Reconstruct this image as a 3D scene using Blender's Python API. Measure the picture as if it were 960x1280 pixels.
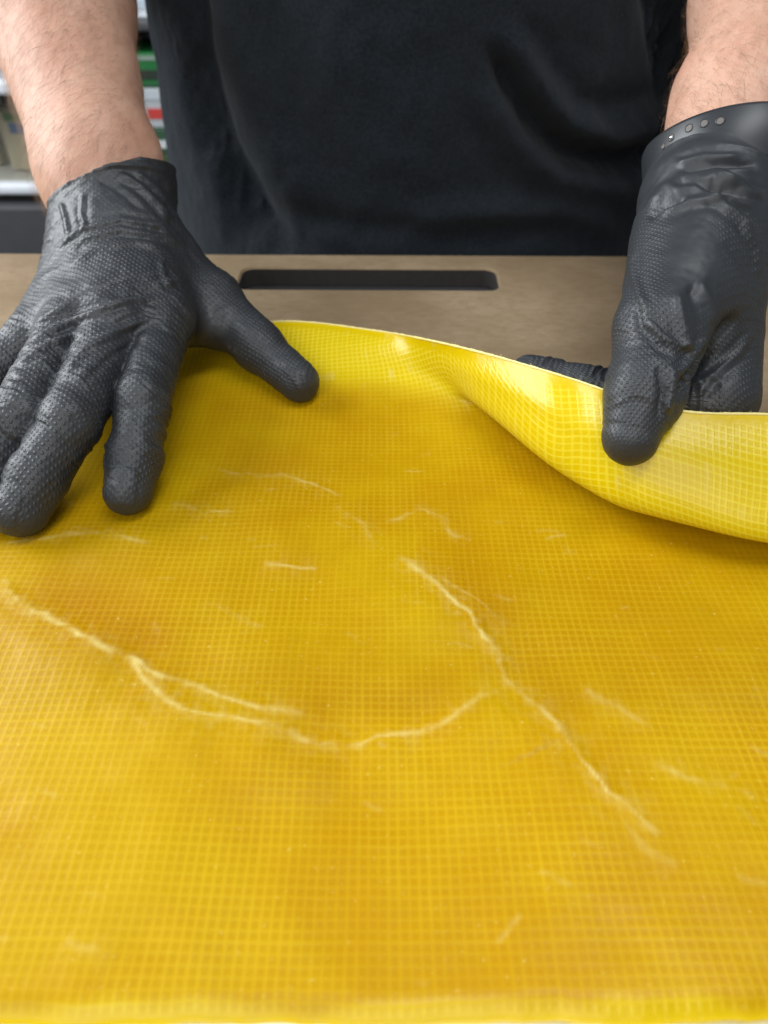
import bpy, bmesh, math, random
import numpy as np
from mathutils import Vector, Matrix

random.seed(7)
RNG = np.random.default_rng(7)
for o in list(bpy.data.objects):
    bpy.data.objects.remove(o)
SC = bpy.context.scene
COL = SC.collection

# ------------------------------------------------------------------ camera
CAM_H = 0.19                      # lens height above the sheet (m); the sheet lies at z = 0
PITCH = math.radians(41.0)
FPX, CU, CV = 961.0, 480.0, 640.0  # focal length and centre on a 960x1280 frame
cam_d = bpy.data.cameras.new('camera')
cam = bpy.data.objects.new('camera', cam_d)
COL.objects.link(cam)
cam.location = (0, 0, CAM_H)
cam.rotation_euler = (math.pi / 2 - PITCH, 0, 0)
cam_d.sensor_fit = 'VERTICAL'
cam_d.lens = 26.0
cam_d.sensor_height = 26.0 * 1280.0 / FPX
cam_d.clip_start = 0.01
cam_d.clip_end = 50
cam_d.dof.use_dof = True
cam_d.dof.focus_distance = 0.275
cam_d.dof.aperture_fstop = 10.5
SC.camera = cam

# ------------------------------------------------------------------ light
world = bpy.data.worlds.new('World')
SC.world = world
world.use_nodes = True
wb = world.node_tree.nodes['Background']
wb.inputs[0].default_value = (0.80, 0.90, 1.0, 1)
wb.inputs[1].default_value = 0.24


def area(name, loc, aim, sx, sy, watts, col):
    d = bpy.data.lights.new(name, 'AREA')
    d.shape = 'RECTANGLE'
    d.size, d.size_y, d.energy, d.color = sx, sy, watts, col
    o = bpy.data.objects.new(name, d)
    COL.objects.link(o)
    o.location = loc
    o.rotation_euler = (Vector(aim) - Vector(loc)).to_track_quat('-Z', 'Y').to_euler()
    return o


area('window_light', (-1.15, 0.62, 0.66), (0.0, 0.25, 0.0), 0.8, 1.0, 30.0, (0.93, 0.97, 1.0))
area('room_light', (-0.25, -0.85, 0.85), (0.05, 0.3, 0.0), 1.1, 0.8, 9.5, (1.0, 0.97, 0.93))
area('overhead_sheen_light', (0.30, 0.02, 1.6), (0.08, 0.28, 0.0), 1.1, 0.40, 13.0, (0.97, 0.99, 1.0))  # unseen overhead panel, added for the sheen on the raised fold

SC.view_settings.view_transform = 'Standard'
SC.view_settings.look = 'None'
SC.view_settings.exposure = 0.0
SC.view_settings.gamma = 1.0
SC.render.engine = 'CYCLES'
SC.cycles.max_bounces = 8
SC.cycles.use_denoising = True

# ------------------------------------------------------------------ helpers
CP, SP = math.cos(PITCH), math.sin(PITCH)
FWD = np.array([0, CP, -SP]); UPV = np.array([0, SP, CP]); CAMP = np.array([0, 0, CAM_H])


def ray(u, v):
    return np.array([(u - CU) / FPX, CP - (v - CV) / FPX * SP, -SP - (v - CV) / FPX * CP])


def T(u, v, t):                   # the place seen at (u, v) at distance t in front of the lens
    return CAMP + ray(u, v) * t


def P(u, v, z=0.0):               # the place seen at (u, v) at height z
    d = ray(u, v)
    return CAMP + d * ((z - CAM_H) / d[2])


def pix(p):
    q = p - CAMP
    dep = q @ FWD
    return np.stack([CU + FPX * q[:, 0] / dep, CV - FPX * (q @ UPV) / dep], 1)


def sstep(a, b, x):
    t = np.clip((x - a) / (b - a), 0, 1)
    return t * t * (3 - 2 * t)


def _hash(ix, iy, iz, seed):
    h = (ix * 374761393 + iy * 668265263 + iz * 2147483647 + seed * 974634777) & 0xFFFFFFFF
    h = ((h ^ (h >> 13)) * 1274126177) & 0xFFFFFFFF
    h = ((h ^ (h >> 16)) * 2246822519) & 0xFFFFFFFF
    return ((h ^ (h >> 15)) & 0xFFFFFF) / float(0xFFFFFF) * 2 - 1


def noise(x, y, z=None, seed=0):   # smooth value noise, about -1..1
    if z is None:
        z = np.zeros_like(x)
    x0, y0, z0 = np.floor(x).astype(np.int64), np.floor(y).astype(np.int64), np.floor(z).astype(np.int64)
    fx, fy, fz = x - x0, y - y0, z - z0
    fx, fy, fz = [f * f * f * (f * (f * 6 - 15) + 10) for f in (fx, fy, fz)]
    r = 0
    for dx in (0, 1):
        for dy in (0, 1):
            for dz in (0, 1):
                w = (fx if dx else 1 - fx) * (fy if dy else 1 - fy) * (fz if dz else 1 - fz)
                r = r + w * _hash(x0 + dx, y0 + dy, z0 + dz, seed)
    return r


def fbm(x, y, z=None, seed=0, n=3):
    r, a = 0, 1.0
    for k in range(n):
        f = 2.0 ** k
        r = r + a * noise(x * f, y * f, None if z is None else z * f, seed + k)
        a *= 0.5
    return r


def seg_dist(q, a, b):            # q (N,2); distance and parameter along a-b
    ab = b - a
    t = np.clip(((q - a) @ ab) / (ab @ ab), 0, 1)
    return np.linalg.norm(q - a - t[:, None] * ab, axis=1), t


def poly_dist(q, pts):
    pts = np.asarray(pts, float)
    best = np.full(len(q), 1e9)
    par = np.zeros(len(q))
    side = np.zeros(len(q))
    n = len(pts) - 1
    for i in range(n):
        d, t = seg_dist(q, pts[i], pts[i + 1])
        m = d < best
        best[m] = d[m]
        par[m] = (i + t[m]) / n
        ab = pts[i + 1] - pts[i]
        cr = ab[0] * (q[:, 1] - pts[i][1]) - ab[1] * (q[:, 0] - pts[i][0])
        side[m] = np.sign(cr[m])
    return best, par, side


def smin(a, b, k):
    h = np.maximum(k - np.abs(a - b), 0) / k
    return np.minimum(a, b) - h * h * k * 0.25


def cone(p, a, b, ra, rb, n=None, s=1.0):
    a = np.asarray(a, np.float32); b = np.asarray(b, np.float32)
    ba = b - a
    h = np.clip(((p - a) @ ba) / (ba @ ba), 0, 1)
    q = p - a - h[:, None] * ba
    if n is not None:
        q = q + np.outer(q @ np.asarray(n, np.float32), np.asarray(n, np.float32)) * (s - 1)
    return np.sqrt((q * q).sum(1)) - (ra + (rb - ra) * h)


def chain(p, pts, rad, k):
    d = None
    for i in range(len(pts) - 1):
        c = cone(p, pts[i], pts[i + 1], rad[i], rad[i + 1])
        d = c if d is None else smin(d, c, k)
    return d


def surface_nets(f, lo, hi, h, slack=0.012):
    lo = np.asarray(lo, float); n = np.ceil((np.asarray(hi) - lo) / h).astype(int) + 1
    B = 8
    nb = np.ceil(n / B).astype(int); n = nb * B
    g = np.full(n, 1.0, np.float32)
    bi = np.stack(np.meshgrid(*[np.arange(k) for k in nb], indexing='ij'), -1).reshape(-1, 3)
    cen = lo + (bi * B + (B - 1) / 2) * h
    dc = f(cen.astype(np.float32))
    lim = B * h * 0.87 + slack
    off = np.stack(np.meshgrid(*[np.arange(B)] * 3, indexing='ij'), -1).reshape(-1, 3)
    near = np.abs(dc) < lim
    for b in bi[(~near) & (dc < 0)]:
        g[b[0]*B:(b[0]+1)*B, b[1]*B:(b[1]+1)*B, b[2]*B:(b[2]+1)*B] = -1
    sel = bi[near]
    for c0 in range(0, len(sel), 400):
        blk = sel[c0:c0 + 400]
        idx = (blk[:, None, :] * B + off[None]).reshape(-1, 3)
        g[idx[:, 0], idx[:, 1], idx[:, 2]] = f((lo + idx * h).astype(np.float32))
    ins = g < 0
    cnt = np.zeros(np.array(n) - 1, np.int16)
    for dx in (0, 1):
        for dy in (0, 1):
            for dz in (0, 1):
                cnt += ins[dx:n[0]-1+dx, dy:n[1]-1+dy, dz:n[2]-1+dz]
    cells = np.argwhere((cnt > 0) & (cnt < 8))
    vid = np.full(np.array(n) - 1, -1, np.int64)
    vid[tuple(cells.T)] = np.arange(len(cells))
    acc = np.zeros((len(cells), 3)); num = np.zeros(len(cells))
    C = [(x, y, z) for x in (0, 1) for y in (0, 1) for z in (0, 1)]
    for a in C:
        for b in C:
            if sum(abs(a[i] - b[i]) for i in range(3)) == 1 and a < b:
                va = g[tuple((cells + a).T)]; vb = g[tuple((cells + b).T)]
                m = (va < 0) != (vb < 0)
                t = np.where(m, va / np.where(m, va - vb, 1), 0)
                pt = np.array(a) + t[:, None] * (np.array(b) - np.array(a))
                acc[m] += pt[m]; num[m] += 1
    verts = lo + (cells + acc / num[:, None]) * h
    faces = []
    for ax in range(3):
        o1, o2 = [(1, 2), (2, 0), (0, 1)][ax]
        s = [slice(None)] * 3; s2 = [slice(None)] * 3
        s[ax] = slice(0, n[ax] - 1); s2[ax] = slice(1, n[ax])
        A, Bm = ins[tuple(s)], ins[tuple(s2)]
        e = np.argwhere(A != Bm)
        e = e[(e[:, o1] > 0) & (e[:, o2] > 0) & (e[:, o1] < n[o1] - 1) & (e[:, o2] < n[o2] - 1)]
        flip = ~A[tuple(e.T)]
        q = []
        for d1, d2 in ((-1, -1), (0, -1), (0, 0), (-1, 0)):
            c = e.copy(); c[:, o1] += d1; c[:, o2] += d2
            q.append(vid[tuple(c.T)])
        q = np.stack(q, 1)
        q[flip] = q[flip][:, ::-1]
        faces.append(q)
    return verts, np.concatenate(faces)


def mesh_np(name, v, f):
    me = bpy.data.meshes.new(name)
    me.vertices.add(len(v)); me.vertices.foreach_set('co', np.asarray(v, np.float32).ravel())
    k = f.shape[1]
    me.loops.add(f.size); me.loops.foreach_set('vertex_index', f.astype(np.int32).ravel())
    me.polygons.add(len(f))
    me.polygons.foreach_set('loop_start', np.arange(0, f.size, k, dtype=np.int32))
    me.polygons.foreach_set('loop_total', np.full(len(f), k, np.int32))
    me.polygons.foreach_set('use_smooth', np.ones(len(f), bool))
    me.update(); me.validate()
    return me


def subdiv(me, lv=1):
    o = bpy.data.objects.new('subdivided', me); COL.objects.link(o)
    m = o.modifiers.new('s', 'SUBSURF'); m.levels = lv
    dg = bpy.context.evaluated_depsgraph_get(); dg.update()
    out = bpy.data.meshes.new_from_object(o.evaluated_get(dg))
    bpy.data.objects.remove(o); bpy.data.meshes.remove(me)
    return out


def get_co(me):
    a = np.empty(len(me.vertices) * 3, np.float32); me.vertices.foreach_get('co', a)
    return a.reshape(-1, 3).astype(float)


def get_no(me):
    a = np.empty(len(me.vertices) * 3, np.float32); me.vertex_normals.foreach_get('vector', a)
    return a.reshape(-1, 3).astype(float)


def set_co(me, co):
    me.vertices.foreach_set('co', co.astype(np.float32).ravel()); me.update()


def attr(me, name, val):
    a = me.attributes.new(name, 'FLOAT', 'POINT'); a.data.foreach_set('value', np.asarray(val, np.float32))


def attr2(me, name, val):
    a = me.attributes.new(name, 'FLOAT_VECTOR', 'POINT')
    v = np.zeros((len(val), 3), np.float32); v[:, :val.shape[1]] = val
    a.data.foreach_set('vector', v.ravel())


def link(name, me, mat=None, parent=None):
    o = bpy.data.objects.new(name, me); COL.objects.link(o)
    if mat is not None:
        me.materials.append(mat)
    if parent is not None:
        o.parent = parent
        if parent.get('_base') is not None:
            o.location = -Vector(parent['_base'])
    return o


def thing(name, label, cat, loc=(0, 0, 0), group=None):
    o = bpy.data.objects.new(name, None); COL.objects.link(o)
    o.empty_display_size = 0.02
    o.location = loc
    o['_base'] = tuple(float(x) for x in loc)
    o['label'] = label; o['category'] = cat
    if group: o['group'] = group
    return o


def tag(o, label=None, cat=None, group=None, kind=None):
    for k, v in (('label', label), ('category', cat), ('group', group), ('kind', kind)):
        if v: o[k] = v
    return o


def box_me(name, lo, hi, bevel=0.0, seg=2):
    bm = bmesh.new()
    bmesh.ops.create_cube(bm, size=1)
    lo, hi = Vector(lo), Vector(hi)
    for v in bm.verts:
        v.co = Vector([lo[i] + (v.co[i] + 0.5) * (hi[i] - lo[i]) for i in range(3)])
    if bevel:
        bmesh.ops.bevel(bm, geom=list(bm.edges), offset=bevel, segments=seg, affect='EDGES', profile=0.5)
    me = bpy.data.meshes.new(name); bm.to_mesh(me); bm.free()
    for p in me.polygons: p.use_smooth = False
    return me


# ------------------------------------------------------------------ materials
class NT:
    def __init__(s, name):
        s.m = bpy.data.materials.new(name); s.m.use_nodes = True
        s.t = s.m.node_tree; s.bs = s.t.nodes['Principled BSDF']; s.out = s.t.nodes['Material Output']

    def n(s, kind, **kw):
        x = s.t.nodes.new(kind)
        for k, v in kw.items(): setattr(x, k, v)
        return x

    def l(s, a, b): s.t.links.new(a, b)

    def put(s, sock, v):
        if hasattr(v, 'node'): s.l(v, sock)
        else: sock.default_value = v

    def math(s, op, a, b=None, c=None, clamp=False):
        x = s.n('ShaderNodeMath', operation=op, use_clamp=clamp)
        s.put(x.inputs[0], a)
        if b is not None: s.put(x.inputs[1], b)
        if c is not None: s.put(x.inputs[2], c)
        return x.outputs[0]

    def mix(s, fac, a, b):
        x = s.n('ShaderNodeMix', data_type='RGBA')
        s.put(x.inputs[0], fac); s.put(x.inputs[6], a); s.put(x.inputs[7], b)
        return x.outputs[2]

    def ramp(s, v, lo, hi, a=0.0, b=1.0):
        x = s.n('ShaderNodeMapRange', interpolation_type='SMOOTHSTEP')
        s.put(x.inputs[0], v)
        for i, q in ((1, lo), (2, hi), (3, a), (4, b)): x.inputs[i].default_value = q
        return x.outputs[0]

    def noise(s, scale, detail=3, vec=None, rough=0.5):
        x = s.n('ShaderNodeTexNoise'); x.inputs['Scale'].default_value = scale
        x.inputs['Detail'].default_value = detail; x.inputs['Roughness'].default_value = rough
        if vec is not None: s.l(vec, x.inputs['Vector'])
        return x.outputs[0]

    def obj(s): return s.n('ShaderNodeTexCoord').outputs['Object']

    def attr(s, name, out='Fac'):
        x = s.n('ShaderNodeAttribute'); x.attribute_name = name
        return x.outputs[out]

    def scaled(s, vec, sc, rot=(0, 0, 0)):
        x = s.n('ShaderNodeMapping'); x.inputs['Scale'].default_value = sc; x.inputs['Rotation'].default_value = rot
        s.l(vec, x.inputs['Vector'])
        return x.outputs[0]

    def bump(s, h, strength, dist, normal=None):
        x = s.n('ShaderNodeBump'); x.inputs['Strength'].default_value = strength
        x.inputs['Distance'].default_value = dist
        s.put(x.inputs['Height'], h)
        if normal is not None: s.l(normal, x.inputs['Normal'])
        return x.outputs[0]

    def set(s, **kw):
        for k, v in kw.items():
            s.put(s.bs.inputs[k.replace('_', ' ')], v)
        return s


def rgb(r, g, b): return (r, g, b, 1.0)


def plain(name, c, rough=0.5, var=0.15, scale=60, spec=0.5, bump=0.0):
    t = NT(name); ob = t.obj()
    nz = t.noise(scale, 4, ob)
    lo = rgb(*[x * (1 - var) for x in c]); hi = rgb(*[min(1, x * (1 + var)) for x in c])
    t.set(Base_Color=t.mix(nz, lo, hi), Roughness=rough, Specular_IOR_Level=spec)
    if bump: t.set(Normal=t.bump(t.noise(scale * 6, 3, ob), bump, 0.001))
    return t.m


# ---- kraft board
def mat_board():
    t = NT('kraft_board'); ob = t.obj()
    fib = t.noise(150, 6, t.scaled(ob, (1.0, 1.8, 1.0), (0, 0, 0.05)), 0.65)
    blot = t.noise(14, 4, ob, 0.6)
    sp = t.noise(900, 2, ob)
    c = t.mix(t.ramp(blot, 0.3, 0.72), rgb(0.225, 0.160, 0.092), rgb(0.315, 0.235, 0.148))
    c = t.mix(t.ramp(fib, 0.35, 0.75, 0, 0.5), c, rgb(0.180, 0.120, 0.062))
    c = t.mix(t.ramp(sp, 0.55, 0.8, 0, 0.35), c, rgb(0.13, 0.09, 0.055))
    t.set(Base_Color=c, Roughness=0.72, Specular_IOR_Level=0.3, Normal=t.bump(t.noise(700, 4, ob), 0.25, 0.0006))
    return t.m


# ---- yellow resin film with its scrim
def mat_film():
    t = NT('yellow_film')
    uv = t.attr('cloth', 'Vector')
    warp = t.noise(40, 2, uv)
    sx = t.n('ShaderNodeSeparateXYZ'); t.l(uv, sx.inputs[0])
    wob = t.math('MULTIPLY', t.math('SUBTRACT', warp, 0.5), 0.0011)
    PITCHM = 0.00250

    def thread(c, seed, width):
        w = t.math('ADD', c, wob)
        f = t.math('DIVIDE', w, PITCHM)
        fr = t.math('ABSOLUTE', t.math('SUBTRACT', t.math('FRACT', f), 0.5))     # 0 on the thread, .5 between
        fl = t.math('FLOOR', f)
        wn = t.n('ShaderNodeTexWhiteNoise', noise_dimensions='1D')
        t.l(t.math('ADD', fl, seed), wn.inputs['W'])
        hw = t.math('ADD', width, t.math('MULTIPLY', wn.outputs[0], 0.07))
        x = t.n('ShaderNodeMapRange', interpolation_type='SMOOTHSTEP')
        t.l(fr, x.inputs[0]); t.l(t.math('MULTIPLY', t.attr('lift'), 0.075), x.inputs[1]); t.l(hw, x.inputs[2])
        x.inputs[3].default_value = 1; x.inputs[4].default_value = 0
        return t.math('MULTIPLY', x.outputs[0], t.math('ADD', 0.72, t.math('MULTIPLY', wn.outputs[0], 0.28)))
    wid = t.math('SUBTRACT', 0.315, t.math('MULTIPLY', t.attr('lift'), 0.115))
    tx = thread(sx.outputs[0], 3.3, wid)
    ty = thread(sx.outputs[1], 91.7, wid)
    grid = t.math('MAXIMUM', tx, ty)
    knot = t.math('MULTIPLY', tx, ty)
    grid = t.math('ADD', t.math('MULTIPLY', grid, 0.8), t.math('MULTIPLY', knot, 0.45), clamp=True)
    # the scrim stops short of the cut edge and is clearer in some areas than others
    grid = t.math('MULTIPLY', grid, t.ramp(t.attr('edge'), 0.0025, 0.006))
    patch = t.ramp(t.noise(22, 3, uv, 0.6), 0.30, 0.68, 0.45, 1.15)
    lift = t.attr('lift')
    gvis = t.math('MULTIPLY', grid, t.math('MAXIMUM', patch, lift))
    crease = t.attr('crease')
    haze = t.ramp(t.noise(13, 5, uv, 0.62), 0.36, 0.66, 0.0, 1.0)
    base = t.mix(haze, rgb(0.545, 0.282, 0.0001), rgb(0.615, 0.380, 0.0003))
    base = t.mix(t.attr('crease_shade'), base, rgb(0.48, 0.210, 0.0001))  # shade of the tilted film painted as deeper amber along each crease
    olive = t.ramp(t.noise(9, 4, t.scaled(uv, (1, 1, 1), (0, 0, 0.6)), 0.6), 0.52, 0.72, 0, 0.6)
    base = t.mix(olive, base, rgb(0.530, 0.330, 0.0002))
    base = t.mix(t.math('MULTIPLY', lift, 0.85), base, rgb(0.86, 0.640, 0.0005))  # raised film and front lip: glow of light passing through, put into the colour
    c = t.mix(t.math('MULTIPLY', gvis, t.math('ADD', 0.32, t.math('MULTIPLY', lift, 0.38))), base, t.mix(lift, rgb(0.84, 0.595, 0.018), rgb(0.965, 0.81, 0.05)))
    speck = t.ramp(t.noise(520, 2, uv, 0.6), 0.65, 0.78, 0, 0.45)
    c = t.mix(speck, c, rgb(0.88, 0.68, 0.16))
    c = t.mix(t.math('MULTIPLY', crease, 0.64, clamp=True), c, rgb(0.92, 0.76, 0.26))
    n1 = t.bump(t.noise(120, 4, uv, 0.6), 0.18, 0.0012)
    n2 = t.bump(gvis, 0.3, 0.00018, n1)
    n3 = t.bump(t.noise(900, 3, uv, 0.6), 0.12, 0.0003, n2)
    t.set(Base_Color=c, Roughness=t.math('ADD', t.math('SUBTRACT', 0.36, t.math('MULTIPLY', lift, 0.15)), t.math('MULTIPLY', haze, 0.07)), Specular_IOR_Level=t.math('ADD', 0.22, t.math('MULTIPLY', lift, 0.22)), Normal=n3)
    tr = t.n('ShaderNodeBsdfTranslucent')
    t.put(tr.inputs['Color'], t.mix(t.math('MULTIPLY', gvis, 0.8), rgb(0.80, 0.60, 0.0), rgb(1.0, 0.88, 0.14)))
    mx = t.n('ShaderNodeMixShader'); mx.inputs[0].default_value = 0.27
    t.l(t.bs.outputs[0], mx.inputs[1]); t.l(tr.outputs[0], mx.inputs[2])
    t.l(mx.outputs[0], t.out.inputs['Surface'])
    return t.m


# ---- black nitrile glove
def mat_glove():
    t = NT('black_nitrile')
    g = t.attr('skinmap', 'Vector')
    sx = t.n('ShaderNodeSeparateXYZ'); t.l(g, sx.inputs[0])
    w = t.math('MULTIPLY', t.math('SUBTRACT', t.noise(90, 2, g), 0.5), 0.0022)
    a = t.math('ADD', sx.outputs[0], w); b = t.math('ADD', sx.outputs[1], w)
    k = 2 * math.pi / 0.0030
    s1 = t.math('COSINE', t.math('MULTIPLY', a, k)); s2 = t.math('COSINE', t.math('MULTIPLY', b, k))
    dots = t.ramp(t.math('MULTIPLY', s1, s2), 0.05, 0.95)
    grip = t.attr('grip')
    h = t.math('MULTIPLY', dots, grip)
    n1 = t.bump(t.noise(200, 3, g, 0.55), 0.14, 0.0008)
    n2 = t.bump(h, 0.65, 0.0005, n1)
    n3 = t.bump(t.noise(1500, 2, g), 0.12, 0.0002, n2)
    c = t.mix(t.noise(60, 3, g), rgb(0.020, 0.0225, 0.026), rgb(0.032, 0.0355, 0.041))
    c = t.mix(t.math('MULTIPLY', h, 0.35), c, rgb(0.055, 0.060, 0.068))
    t.set(Base_Color=c, Roughness=0.48, Specular_IOR_Level=0.50, Normal=n3)
    return t.m


def mat_skin():
    t = NT('skin'); ob = t.obj()
    a = t.noise(28, 4, ob, 0.6); b = t.noise(220, 4, ob, 0.7); f = t.noise(160, 2, ob)
    c = t.mix(t.ramp(a, 0.3, 0.7), rgb(0.55, 0.305, 0.215), rgb(0.63, 0.395, 0.290))
    c = t.mix(t.ramp(b, 0.35, 0.7, 0, 0.35), c, rgb(0.50, 0.250, 0.170))
    c = t.mix(t.ramp(f, 0.76, 0.82, 0, 0.6), c, rgb(0.25, 0.11, 0.06))
    n = t.bump(t.noise(600, 4, t.scaled(ob, (1, 2, 1)), 0.7), 0.35, 0.0007)
    t.set(Base_Color=c, Roughness=0.52, Specular_IOR_Level=0.4, Normal=n,
          Subsurface_Weight=0.25, Subsurface_Scale=0.004)
    t.bs.inputs['Subsurface Radius'].default_value = (1.0, 0.35, 0.2)
    return t.m


def mat_shirt():
    t = NT('black_jersey'); ob = t.obj()
    sx = t.n('ShaderNodeSeparateXYZ'); t.l(ob, sx.inputs[0])
    k1 = t.math('SINE', t.math('MULTIPLY', sx.outputs[0], 5200.0)); k2 = t.math('SINE', t.math('MULTIPLY', sx.outputs[2], 4200.0))
    weave = t.math('MULTIPLY', k1, k2)
    nz = t.ramp(t.noise(480, 4, ob, 0.8), 0.3, 0.7); lint = t.ramp(t.noise(420, 1, ob), 0.72, 0.80, 0, 0.30)
    c = t.mix(nz, rgb(0.0105, 0.0138, 0.0180), rgb(0.0205, 0.0262, 0.0335))
    c = t.mix(t.ramp(t.noise(9, 3, ob), 0.35, 0.7, 0, 0.5), c, rgb(0.0200, 0.0240, 0.0290))
    c = t.mix(lint, c, rgb(0.05, 0.05, 0.055))
    n = t.bump(nz, 0.35, 0.0005, t.bump(weave, 0.25, 0.0003))
    t.set(Base_Color=c, Roughness=0.9, Specular_IOR_Level=0.08, Normal=n, Sheen_Weight=0.06, Sheen_Roughness=0.5)
    return t.m


M_BOARD, M_FILM, M_GLOVE, M_SKIN, M_SHIRT = mat_board(), mat_film(), mat_glove(), mat_skin(), mat_shirt()
M_CHAR = plain('charred_edge', (0.030, 0.026, 0.024), 0.8, 0.4, 300)
M_TABLE = plain('dark_laminate', (0.032, 0.032, 0.035), 0.55, 0.2, 40)
M_PAPER = plain('waxed_paper', (0.80, 0.73, 0.47), 0.5, 0.06, 200)
M_CUT = plain('cut_film', (0.86, 0.74, 0.28), 0.5, 0.12, 900)
M_STRAP = plain('black_rubber', (0.024, 0.027, 0.031), 0.38, 0.1, 200)
M_HOLE = plain('hole_floor', (0.13, 0.115, 0.11), 0.6, 0.1, 200)
M_METAL = NT('steel').set(Base_Color=rgb(0.6, 0.6, 0.62), Metallic=1.0, Roughness=0.25).m
M_HAIR = plain('hair', (0.28, 0.165, 0.09), 0.5, 0.3, 30)

# ------------------------------------------------------------------ table and board
BOARD_TOP = -0.0045
BACK_Y = 0.470
tb = thing('work_table', 'dark laminate work table under the brown board', 'table', (0, 0.2, -0.94))
link('table_top', box_me('table_top', (-0.75, -0.25, -0.055), (0.75, 0.455, -0.0165), 0.003), M_TABLE, tb)
for sx_ in (-0.68, 0.68):
    for sy_ in (-0.18, 0.38):
        link('leg', box_me('leg', (sx_ - 0.03, sy_ - 0.03, -0.94), (sx_ + 0.03, sy_ + 0.03, -0.0552), 0.004), M_TABLE, tb)


def rounded_rect(cx, cy, w, d, r, n, ang=0.0):
    pts = []
    for k, (sx, sy) in enumerate(((1, 1), (-1, 1), (-1, -1), (1, -1))):
        for i in range(n + 1):
            a = math.pi / 2 * (k + i / n)
            x = sx * (w / 2 - r) + r * math.cos(a); y = sy * (d / 2 - r) + r * math.sin(a)
            pts.append((cx + x * math.cos(ang) - y * math.sin(ang), cy + x * math.sin(ang) + y * math.cos(ang)))
    return pts


def build_board():
    # board with a hand slot: outer outline joined to the slot outline, extruded
    tilt = -0.011
    p0, p1 = P(300, 347, BOARD_TOP), P(622, 349, BOARD_TOP)
    cx, cy = (p0[0] + p1[0]) / 2, (p0[1] + p1[1]) / 2
    w = p1[0] - p0[0]
    inner = rounded_rect(cx, cy, w, 0.0300, 0.0075, 8, tilt)
    oc = [(0.62, BACK_Y - 0.0085), (-0.62, BACK_Y + 0.0055), (-0.62, 0.02), (0.62, 0.02)]
    bm = bmesh.new()
    th = 0.0115
    def ring(pts, z): return [bm.verts.new((x, y, z)) for x, y in pts]
    z0, z1 = BOARD_TOP, BOARD_TOP - th
    e = 0.0012
    def inset(pts, s):
        c = np.mean(pts, 0); out = []
        for x, y in pts:
            d = np.array([x - c[0], y - c[1]]); L = np.linalg.norm(d)
            out.append((c[0] + d[0] * (1 + s / max(abs(d[0]), .004) * 0.999 if abs(d[0]) > .02 else 1 + s / .05),
                        c[1] + d[1] * (1 + s / max(abs(d[1]), .004))))
        return out
    ti = ring(inset(inner, 0.0011), z0); ti2 = ring(inner, z0 - 0.0011); bi = ring(inner, z1)
    to = ring(inset(oc, -0.0), z0); bo = ring(oc, z1)
    n = len(ti)
    # bridge top (inner ring split in four corner runs, each linked with its outer corner)
    m = n // 4
    for (I, O) in ((ti, to), (bi, bo)):
        fs = []
        for k in range(4):
            run = [I[(k * m + i) % n] for i in range(m)]
            for i in range(m - 1):
                fs.append([run[i], run[i + 1], O[k]])
            fs.append([run[-1], I[((k + 1) * m) % n], O[(k + 1) % 4], O[k]])
        for f in fs:
            ff = bm.faces.new(f if I is bi else f[::-1]); ff.material_index = 0
    for i in range(n):
        j = (i + 1) % n
        bm.faces.new((ti[i], ti[j], ti2[j], ti2[i])).material_index = 0
        bm.faces.new((ti2[i], ti2[j], bi[j], bi[i])).material_index = 1
    for k in range(4):
        bm.faces.new((to[(k + 1) % 4], to[k], bo[k], bo[(k + 1) % 4])).material_index = 0
    bmesh.ops.recalc_face_normals(bm, faces=bm.faces)
    me = bpy.data.meshes.new('kraft_board'); bm.to_mesh(me); bm.free()
    o = link('kraft_board', me, M_BOARD)
    me.materials.append(M_CHAR)
    tag(o, 'brown kraft fibre board with a long dark hand slot, lying under the yellow sheet', 'board')


build_board()
pp = box_me('backing_paper', (-0.33, 0.036, BOARD_TOP + 0.0002), (0.33, 0.13, BOARD_TOP + 0.0009), 0.0)
tag(link('backing_paper', pp, M_PAPER), 'pale cream backing paper showing along the front edge of the yellow sheet', 'paper')


# ------------------------------------------------------------------ yellow sheet
def hermite(xs, ys, x):
    xs = np.asarray(xs, float); ys = np.asarray(ys, float)
    m = np.zeros_like(ys)
    d = (ys[1:] - ys[:-1]) / (xs[1:] - xs[:-1]).reshape(-1, *([1] * (ys.ndim - 1)))
    m[1:-1] = (d[1:] + d[:-1]) / 2; m[0] = d[0]; m[-1] = d[-1]
    i = np.clip(np.searchsorted(xs, x) - 1, 0, len(xs) - 2)
    h = xs[i + 1] - xs[i]; t = np.clip((x - xs[i]) / h, 0, 1)
    sh = (-1,) + (1,) * (ys.ndim - 1)
    t = t.reshape(sh); h = h.reshape(sh)
    return ((2*t**3 - 3*t**2 + 1) * ys[i] + (t**3 - 2*t**2 + t) * h * m[i] + (-2*t**3 + 3*t**2) * ys[i+1] + (t**3 - t**2) * h * m[i+1])


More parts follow.
